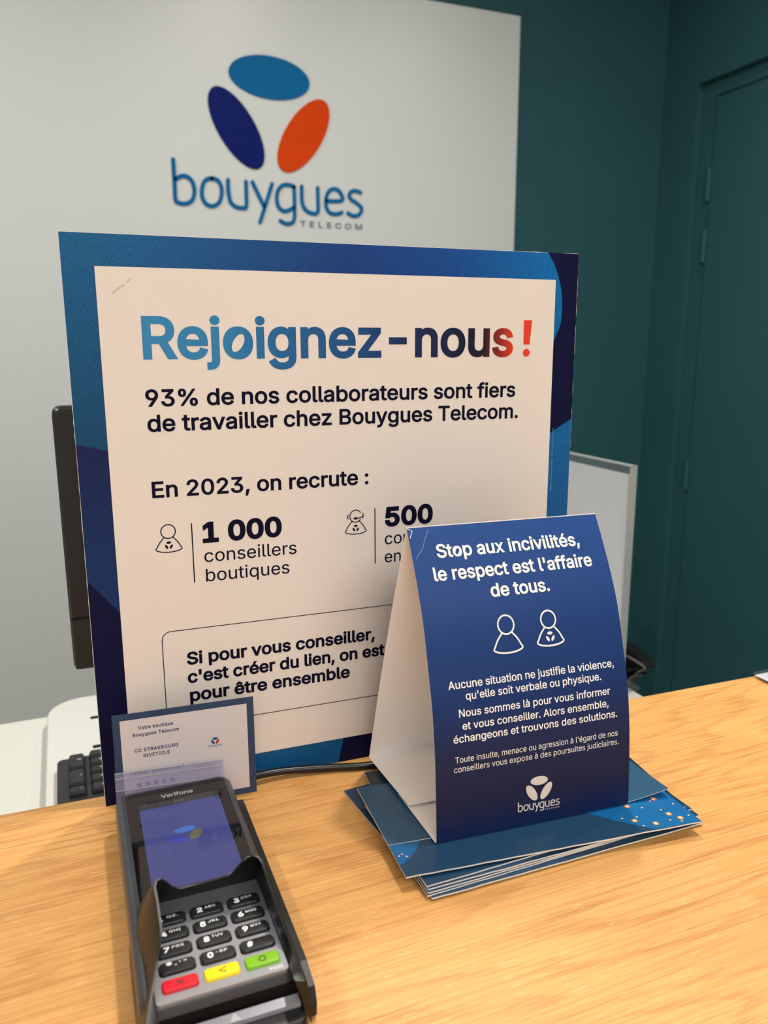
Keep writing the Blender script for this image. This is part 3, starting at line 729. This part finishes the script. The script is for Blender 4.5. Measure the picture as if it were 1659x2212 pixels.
sheet('back_panel', br, bl, (0, -th, 0), [M_tfront, M_paper], t)
sheet('base_flap', [(-.0106, .1180, TB+.0008), (-.0045, .0420, TB+.0032)], [(TW-.0106, .1180, TB+.0008), (TW-.004, .0420, TB+.0032)], (0, 0, -th), [M_paper, M_paper], t)
sheet('base_flap', [(-.0008, .0006, TB+.0002), (-.0055, .062, TB+.0006)], [(TW-.0008, .0006, TB+.0002), (TW-.006, .062, TB+.0006)], (0, 0, -.0003), [M_paper, M_paper], t)
tf = lambda d: (lambda u, z: (u, bk(z)-d, z+d*.3))
M_tw = mat('white_tent_print', (240, 238, 236), .45, .4)
tp = tf(.0003)
for s, u0, u1, b_, cap, bold in (
    ('Stop aux incivilités,', .0178, .1271, .1908, .0082, .019),
    ("le respect est l'affaire", .0127, .1330, .1773, .0082, .019),
    ('de tous.', .0512, .0957, .1646, .0082, .019),
    ('Aucune situation ne justifie la violence,', .0124, .1367, .1115, .0050, .010),
    ("qu'elle soit verbale ou physique.", .0239, .1255, .1040, .0050, .010),
    ('Nous sommes là pour vous informer', .0182, .1317, .0936, .0050, .010),
    ('et vous conseiller. Alors ensemble,', .0201, .1299, .0853, .0050, .010),
    ('échangeons et trouvons des solutions.', .0133, .1365, .0773, .0050, .010),
    ("Toute insulte, menace ou agression à l'égard de nos", .0140, .1365, .0641, .0040, 0),
    ('conseillers vous expose à des poursuites judiciaires.', .0129, .1372, .0578, .0040, 0)):
    flat('lettering', fit(s, u0, u1, b_, cap, bold, 1.0, {'Stop aux incivilités,': 0}.get(s)), M_tw, t, tp)
flat('person_icon', person(.0583, .1470, .0059, .0011), M_tw, t, tp)
flat('person_icon', merge([person(.0903, .1472, .0056, .0011), badge(.0903, .1364, .0048)]), M_tw, t, tp)
E, Wd, Tc = logo_parts(.0750-.0000, .0215+.135*.064, .064, sw=12)
M_tg = mat('pale_logo_print', (214, 208, 208), .5)
flat('logo', merge(E+[Wd, Tc]), M_tg, t, tp)
flat('crease', ribbon(smoothpath([(.0153, .2085), (.0114, .2026), (.0086, .1974), (.0061, .195), (.0028, .1915)], 3), .0004), mat('crease_white', (120, 140, 175), .6), t, tp)
flat('crease', ribbon([(0.0004, .2096), (.0035, .2080), (.0012, .2040)], .0006), mat('worn_white', (205, 205, 210), .7), t, tp)

# ------------------------------------------------------------------ card in its clear stand
t = empty('card_stand', 'clear acrylic stand behind the payment terminal', 'stand', (.0143, .536, CT), math.radians(-3.52))
g = G(); g.box(-.0005, .0735, .0015, .0028, .001, .046); g.box(-.0005, .0735, -.010, .0028, 0, .0012)
g.out('back_plate', M_acr, t)
M_lip = acrylic('milky_acrylic', (240, 238, 248), .16, (205, 200, 228))
prof2 = [(-.0100, .001), (-.0095, .0195), (-.0088, .0300), (-.0052, .0368), (-.0040, .0405)]
def lipz(x): return -.0025*x/.0735
sheet('front_lip', [(-.0008, y, z) for y, z in prof2], [(.0735, y, z+lipz(.07)) for y, z in prof2], (0, .0009, 0), [M_lip, M_lip], t)
g = G()
for z_, y_ in ((.0197, -.0101), (.0302, -.0094), (.0372, -.0058), (.0407, -.0046)):
    g = G(); g.tube([(-.0006, y_, z_), (.0733, y_, z_-.0024)], .00028, 6); g.out('fold_highlight', M_acre, t)  # pale strips painting the highlights along the lip's folds
card = empty('review_card', 'white shop review card with a grey-blue border in the clear stand', 'card', (.0143, .536, CT), math.radians(-3.52))
G().box(0, .0975, -.0006, .0002, .0060, .0820).out('card_stock', mat('card_border_print', (46, 66, 96), .45, .4, var=.03), card)
cf = lambda d: (lambda u, v: (u, -.0006-d, v))
flat('white_area', poly([(.0050, .0110), (.0925, .0110), (.0925, .0774), (.0050, .0774)]), mat('card_white', (214, 206, 206), .4, .4, var=.01), card, cf(.0001))
M_ci = mat('card_ink', (58, 62, 96), .5)
for s, u0, u1, b_, cap in (('Votre boutique', .0168, .0406, .0694, .0026), ('Bouygues Telecom', .0130, .0442, .0644, .0026), ('CC STRASBOURG', .0134, .0433, .0525, .0026), ('RIVETOILE', .0193, .0371, .0480, .0026), ('Laissez-nous un avis !', .0102, .0464, .0355, .0026)):
    flat('lettering', fit(s, u0, u1, b_, cap, .022, 1.1), M_ci, card, cf(.0002))
flat('rating_stars', merge([star(u, .0275, .0025) for u in (.0151, .0209, .0265, .0321, .0377)]), M_ci, card, cf(.0002))
E, Wd, Tc = logo_parts(.0690, .0503, .0195, telecom=False, sw=12)
for sh, m in ((E[0], M_logo_b), (E[1], mat('card_blue', (40, 84, 150), .5)), (E[2], M_logo_o), (Wd, mat('card_pale_blue', (90, 130, 180), .5))):
    flat('logo', sh, m, card, cf(.0002))

# ------------------------------------------------------------------ payment terminal
t = empty('payment_terminal', 'dark grey card payment terminal with lit screen, keypad and black hood', 'payment terminal', (.0505, .3372, CT), -.0069)
M_body = mat('terminal_grey', (58, 60, 65), .28, .5, var=.04, scale=80, bump=.08, bscale=2500)
M_bez = mat('black_glass', (14, 12, 12), .06, .5, var=.02)
M_plate = mat('keypad_silver', (160, 161, 168), .34, .6, metal=.6, var=.03, scale=200, bump=.08, bscale=4000)
M_hood = mat('hood_black', (8, 8, 9), .36, .5, var=.05, bump=.1, bscale=2500)
M_rail = mat('rail_black', (12, 12, 13), .4, .5)
g = G()
rr = lambda i, z, v0=-.0098: [(x, y, z) for x, y in rrect(-.0402+i, .0388-i, v0+i, .1868-i, .0095-i, 6)]
g.loft([rr(.0025, .0), rr(.0004, .004), rr(0, .012), rr(0, .0245), rr(.0012, .0278), rr(.0036, .0298), rr(.0044, .0300)]); g.out('housing', M_body, t, True)
g = G(); rbox(g, -.0365, .0362, -.026, -.0085, .0005, .0140, .004, .002); g.out('front_base', M_rail, t, True)
g = G(); g.add([(-.0295, -.0122, .0176), (.0345, -.0122, .0176), (.0345, -.0166, .0162), (-.0295, -.0166, .0162), (-.0295, -.0122, .012), (.0345, -.0122, .012), (.0345, -.0172, .012), (-.0295, -.0172, .012)],
    [(0, 3, 2, 1), (3, 7, 6, 2), (0, 4, 7, 3), (1, 2, 6, 5), (4, 5, 6, 7)]); g.out('card_slot_lip', mat('slot_silver', (150, 150, 158), .3, .5, .3), t)
G().box(-.0315, .0360, -.0104, -.0085, .0160, .0228).out('card_slot', M_darkslot, t)
mesh('notch', [(.0016, -.0140, .0173), (.0040, -.0140, .0173), (.0028, -.0125, .0178), (.0000, -.0165, .0165), (.0056, -.0165, .0165)], [(0, 2, 1), (3, 0, 1, 4)], mat('notch_pale', (188, 188, 195), .4), t)
zf = .0300
pl = lambda d: (lambda u, v: (u, v, zf+d))
def slab(name, ring, d0, d1, m, par=t, smooth=False):
    g = G(); g.loft([[(x, y, zf+d0) for x, y in ring], [(x, y, zf+d1) for x, y in ring]]); return g.out(name, m, par, smooth)
slab('screen_glass', rrect(-.0332, .0334, .063, .1805, .004, 4), -.0006, .0004, M_bez)
M_scr = mat('lit_screen', (14, 15, 30), .10, .5, emit=(66, 74, 138), es=.78, var=.02)
M_sbar = mat('status_bar', (12, 12, 13), .10, .5, emit=(58, 56, 56), es=.7)
sc = flat('display', poly([(-.0257, .072), (.0264, .072), (.0264, .1581), (-.0257, .1581)]), M_scr, t, pl(.00045))
flat('status_bar', poly([(-.0257, .1581), (.0264, .1581), (.0264, .1650), (-.0257, .1650)]), M_sbar, t, pl(.00045))
flat('clock_digits', fit('17:49', -.0024, .0034, .1601, .0018, .0), mat('clock_grey', (90, 90, 90), .4, emit=(130, 130, 135), es=.6), t, pl(.0006))
flat('lettering', fit('Verifone', -.0107, .0107, .1683, .0048, .028), mat('maker_print', (150, 148, 146), .4, .4), t, pl(.0005))
for (u, v, rx, ry, an, c) in ((-.0006, .1265, .0068, .0031, 4, (62, 118, 200)), (-.0059, .1172, .0062, .0033, -25, (58, 70, 178)), (.0052, .1192, .0056, .0035, 62, (112, 108, 84))):
    o = flat('screen_logo', disc(u, v, rx, ry, 24, math.radians(an)), mat('screen_logo_ink', (10, 10, 12), .1, .5, emit=c, es=.8), t, pl(.0006))
slab('keypad_plate', rrect(-.0322, .0312, -.0093, .0655, .0015, 2), -.0004, .0006, M_plate)
M_key = mat('key_black', (34, 36, 38), .26, .5, var=.03)
KEYC = {(-1, 1): ('cancel_key', mat('key_red', (206, 22, 40), .3)), (0, 1): ('clear_key', mat('key_yellow', (236, 208, 20), .3)), (1, 1): ('enter_key', mat('key_green', (118, 176, 24), .3))}
LEG = {(-1, 5): ('1', 'QZ.'), (0, 5): ('2', 'ABC'), (1, 5): ('3', 'DEF'), (-1, 4): ('4', 'GHI'), (0, 4): ('5', 'JKL'), (1, 4): ('6', 'MNO'),
       (-1, 3): ('7', 'PRS'), (0, 3): ('8', 'TUV'), (1, 3): ('9', 'WXY'), (-1, 2): ('*', ",'\""), (0, 2): ('0', '-SP'), (1, 2): ('#', None)}
M_kl = mat('key_legend_white', (226, 226, 226), .5, emit=(200, 205, 210), es=.12)
M_kd = mat('key_legend_dark', (60, 52, 44), .5)
def pad_key(i, j):
    cu, cv = i*.0200, (j-1)*.0116
    nm, m = KEYC.get((i, j), ('key', M_key))
    hw, hd, h = .0087, .0040, .0022
    ring = lambda ins, z, r: [(cu+x, cv+y, zf+z) for x, y in rrect(-hw+ins, hw-ins, -hd+ins, hd-ins, r, 4)]
    skirt = G(); skirt.loft([ring(-.0003, .0004, .0022), ring(-.0003, .0008, .0022)])
    g = G(); g.loft([ring(0, .0006, .0020), ring(.0001, h*.6, .0019), ring(.0006, h*.92, .0016), ring(.0016, h, .0011)])
    o = g.out(nm, m, t, True)
    if j > 1: skirt.out('key_gap', M_darkslot, o)
    ztop = zf+h+.00012; fk = lambda u, v: (u, v, ztop)
    if j == 1:
        if i == -1: sh = merge([ribbon([(cu-.0016, cv-.0013), (cu+.0016, cv+.0013)], .0006), ribbon([(cu-.0016, cv+.0013), (cu+.0016, cv-.0013)], .0006)])
        elif i == 0: sh = ribbon([(cu+.0016, cv+.0014), (cu-.0016, cv), (cu+.0016, cv-.0014)], .0006)
        else: sh = ribbon([(cu+.0016*math.cos(a), cv+.0016*math.sin(a)) for a in [2*math.pi*k/20 for k in range(20)]], .0006, True)
        flat('key_symbol', sh, M_kd, o, fk)
    else:
        a, b = LEG[(i, j)]
        w = .0022 if a in '1' else .0030
        sh = [fit(a, cu-.0052, cu-.0052+w, cv-.0018+(.001 if a == '*' else 0), .0038 if a != '*' else .0038, .04)]
        if b: sh.append(fit(b, cu-.0010, cu-.0010+.0017*len(b)+.0008, cv+.0002, .0018, .01, 1.1))
        flat('key_legend', merge(sh), M_kl, o, fk)
    if (i, j) == (0, 4):
        g = G(); g.tube([(cu+.0060, cv-.0008, zf+h-.0002), (cu+.0060, cv-.0008, zf+h+.0005)], .0006, 10); g.out('tactile_dot', M_rail, o)
for j in range(1, 6):
    for i in (-1, 0, 1): pad_key(i, j)
flat('model_mark', fit('P400', .0222, .0288, -.0078, .0019, .012, 1.05), M_kl, t, pl(.0008))
# hood round the keypad: foot line and rim line, lofted, with its own thickness
rimp = [(-.0384, -.018, .0292), (-.0356, -.008, .0332), (-.0318, .004, .0368), (-.0300, .0115, .0402), (-.0279, .016, .0440), (-.0267, .0205, .0470), (-.0267, .035, .0520), (-.0270, .0440, .0550),
        (-.0255, .0480, .0558), (-.0226, .0495, .0556), (-.0196, .0500, .0524), (-.0165, .0500, .0484), (-.0126, .0500, .0466), (-.0017, .0500, .0466), (.0085, .0500, .0470), (.0130, .0500, .0477), (.0166, .0500, .0497), (.0203, .0500, .0532), (.0239, .0498, .0558),
        (.0275, .0492, .0565), (.0303, .0472, .0556), (.0320, .0440, .0535), (.0324, .0348, .0500), (.0331, .0215, .0460), (.0342, .0130, .0420), (.0352, .0058, .0380), (.0362, -.004, .0345), (.0372, -.0126, .0310), (.0376, -.018, .0290)]
foot = [(-.0412, -.018), (-.0412, .003), (-.0412, .004), (-.0412, .0115), (-.0412, .018), (-.0412, .026), (-.0412, .042), (-.0400, .056), (-.0345, .0630), (-.0310, .0650), (-.0270, .0655), (-.0200, .0655), (-.0126, .0655), (-.0017, .0655), (.0085, .0655), (.0150, .0655), (.0200, .0655), (.0250, .0655), (.0300, .0650), (.0335, .0630), (.0380, .0570), (.0396, .0460), (.0396, .0348), (.0396, .0215), (.0396, .0130), (.0396, .0058), (.0396, -.004), (.0396, -.0126), (.0396, -.018)]
n = len(rimp); C0 = Vector((.0025, .015, 0)); vs = []; 
def inward(i, d):
    p = Vector(rimp[i]); tng = Vector(rimp[min(i+1, n-1)])-Vector(rimp[max(i-1, 0)]); tng.z = 0
    q = Vector((tng.y, -tng.x, 0)).normalized(); return (p.x+q.x*d, p.y+q.y*d, p.z)
rows_ = [[], [], [], [], [], []]
for i in range(n):
    fx, fy = foot[i]; back = (i >= 8 and i <= 19)
    rows_[0].append((fx, fy, zf-.0002 if back else .0030)); rows_[1].append((fx, fy, zf+.0004 if back else .0190))
    rx, ry, rz = rimp[i]; rows_[2].append((rx, ry, rz-.0005)); 
    ix_ = inward(i, .0004); rows_[3].append((ix_[0], ix_[1], rz)); ix_ = inward(i, .0016); rows_[4].append((ix_[0], ix_[1], rz-.0003))
    bx = max(-.0326, min(.0316, fx)); by = min(fy, .0625)
    rows_[5].append((bx, by, zf+.0004))
vs = [p for r in rows_ for p in r]; fs = []
for k in range(5):
    for i in range(n-1): fs.append((k*n+i, k*n+i+1, (k+1)*n+i+1, (k+1)*n+i))
fs.append(tuple(k*n for k in range(6))); fs.append(tuple(reversed([k*n+n-1 for k in range(6)])))
mesh('privacy_hood', vs, fs, M_hood, t, True)
# magnetic stripe rail on the right
g = G(); rail = [(-.0125, .0015), (-.0135, .010), (-.0100, .0170), (.004, .0205), (.155, .0205), (.1645, .0195), (.1690, .015), (.1690, .0015)]
g.loft([[(x, y, z) for y, z in rail] for x in (.0402, .0406, .0432, .0438)]); g.out('card_swipe_rail', M_rail, t)
G().box(.0385, .0404, .0, .165, .0010, .0060).out('rail_channel', M_rail, t)
# cable leaves the back, runs over the worktop behind the tent card
g = G(); cab = smoothpath([(.028, .180, .016), (.032, .190, .015), (.0440, .2080, .0110), (.060, .2120, .0075), (.080, .2140, .0062), (.103, .2120, .0048), (.128, .2070, .0036), (.156, .2005, .0030), (.19, .200, .0027), (.25, .203, .0026), (.30, .203, .0026)], 5)
g.tube(cab, .0029, 12); g.out('power_cable', mat('cable_black', (14, 14, 15), .3, .5), t, True)

# ------------------------------------------------------------------ acrylic block frame at the right end
t = empty('acrylic_frame', 'clear acrylic block frame with a white insert at the counter right end', 'frame', (.6278, .395, CT))
g = G(); rbox(g, 0, .22, 0, .160, 0, .0024, .004, .0006, bb=.0006); g.out('lower_plate', M_acr, t, True)
g = G(); rbox(g, 0, .22, 0, .160, .0032, .0058, .004, .0006, bb=.0006); g.out('upper_plate', M_acr, t, True)
G().box(.0020, .2180, .0020, .1580, .0025, .0031).out('insert', mat('insert_white', (238, 238, 238), .5), t)
flat('printed_mark', poly([(.016, .135), (.060, .135), (.060, .145), (.022, .145)]), mat('insert_blue', (60, 84, 170), .5), t, lambda u, v: (u, v, .00315))
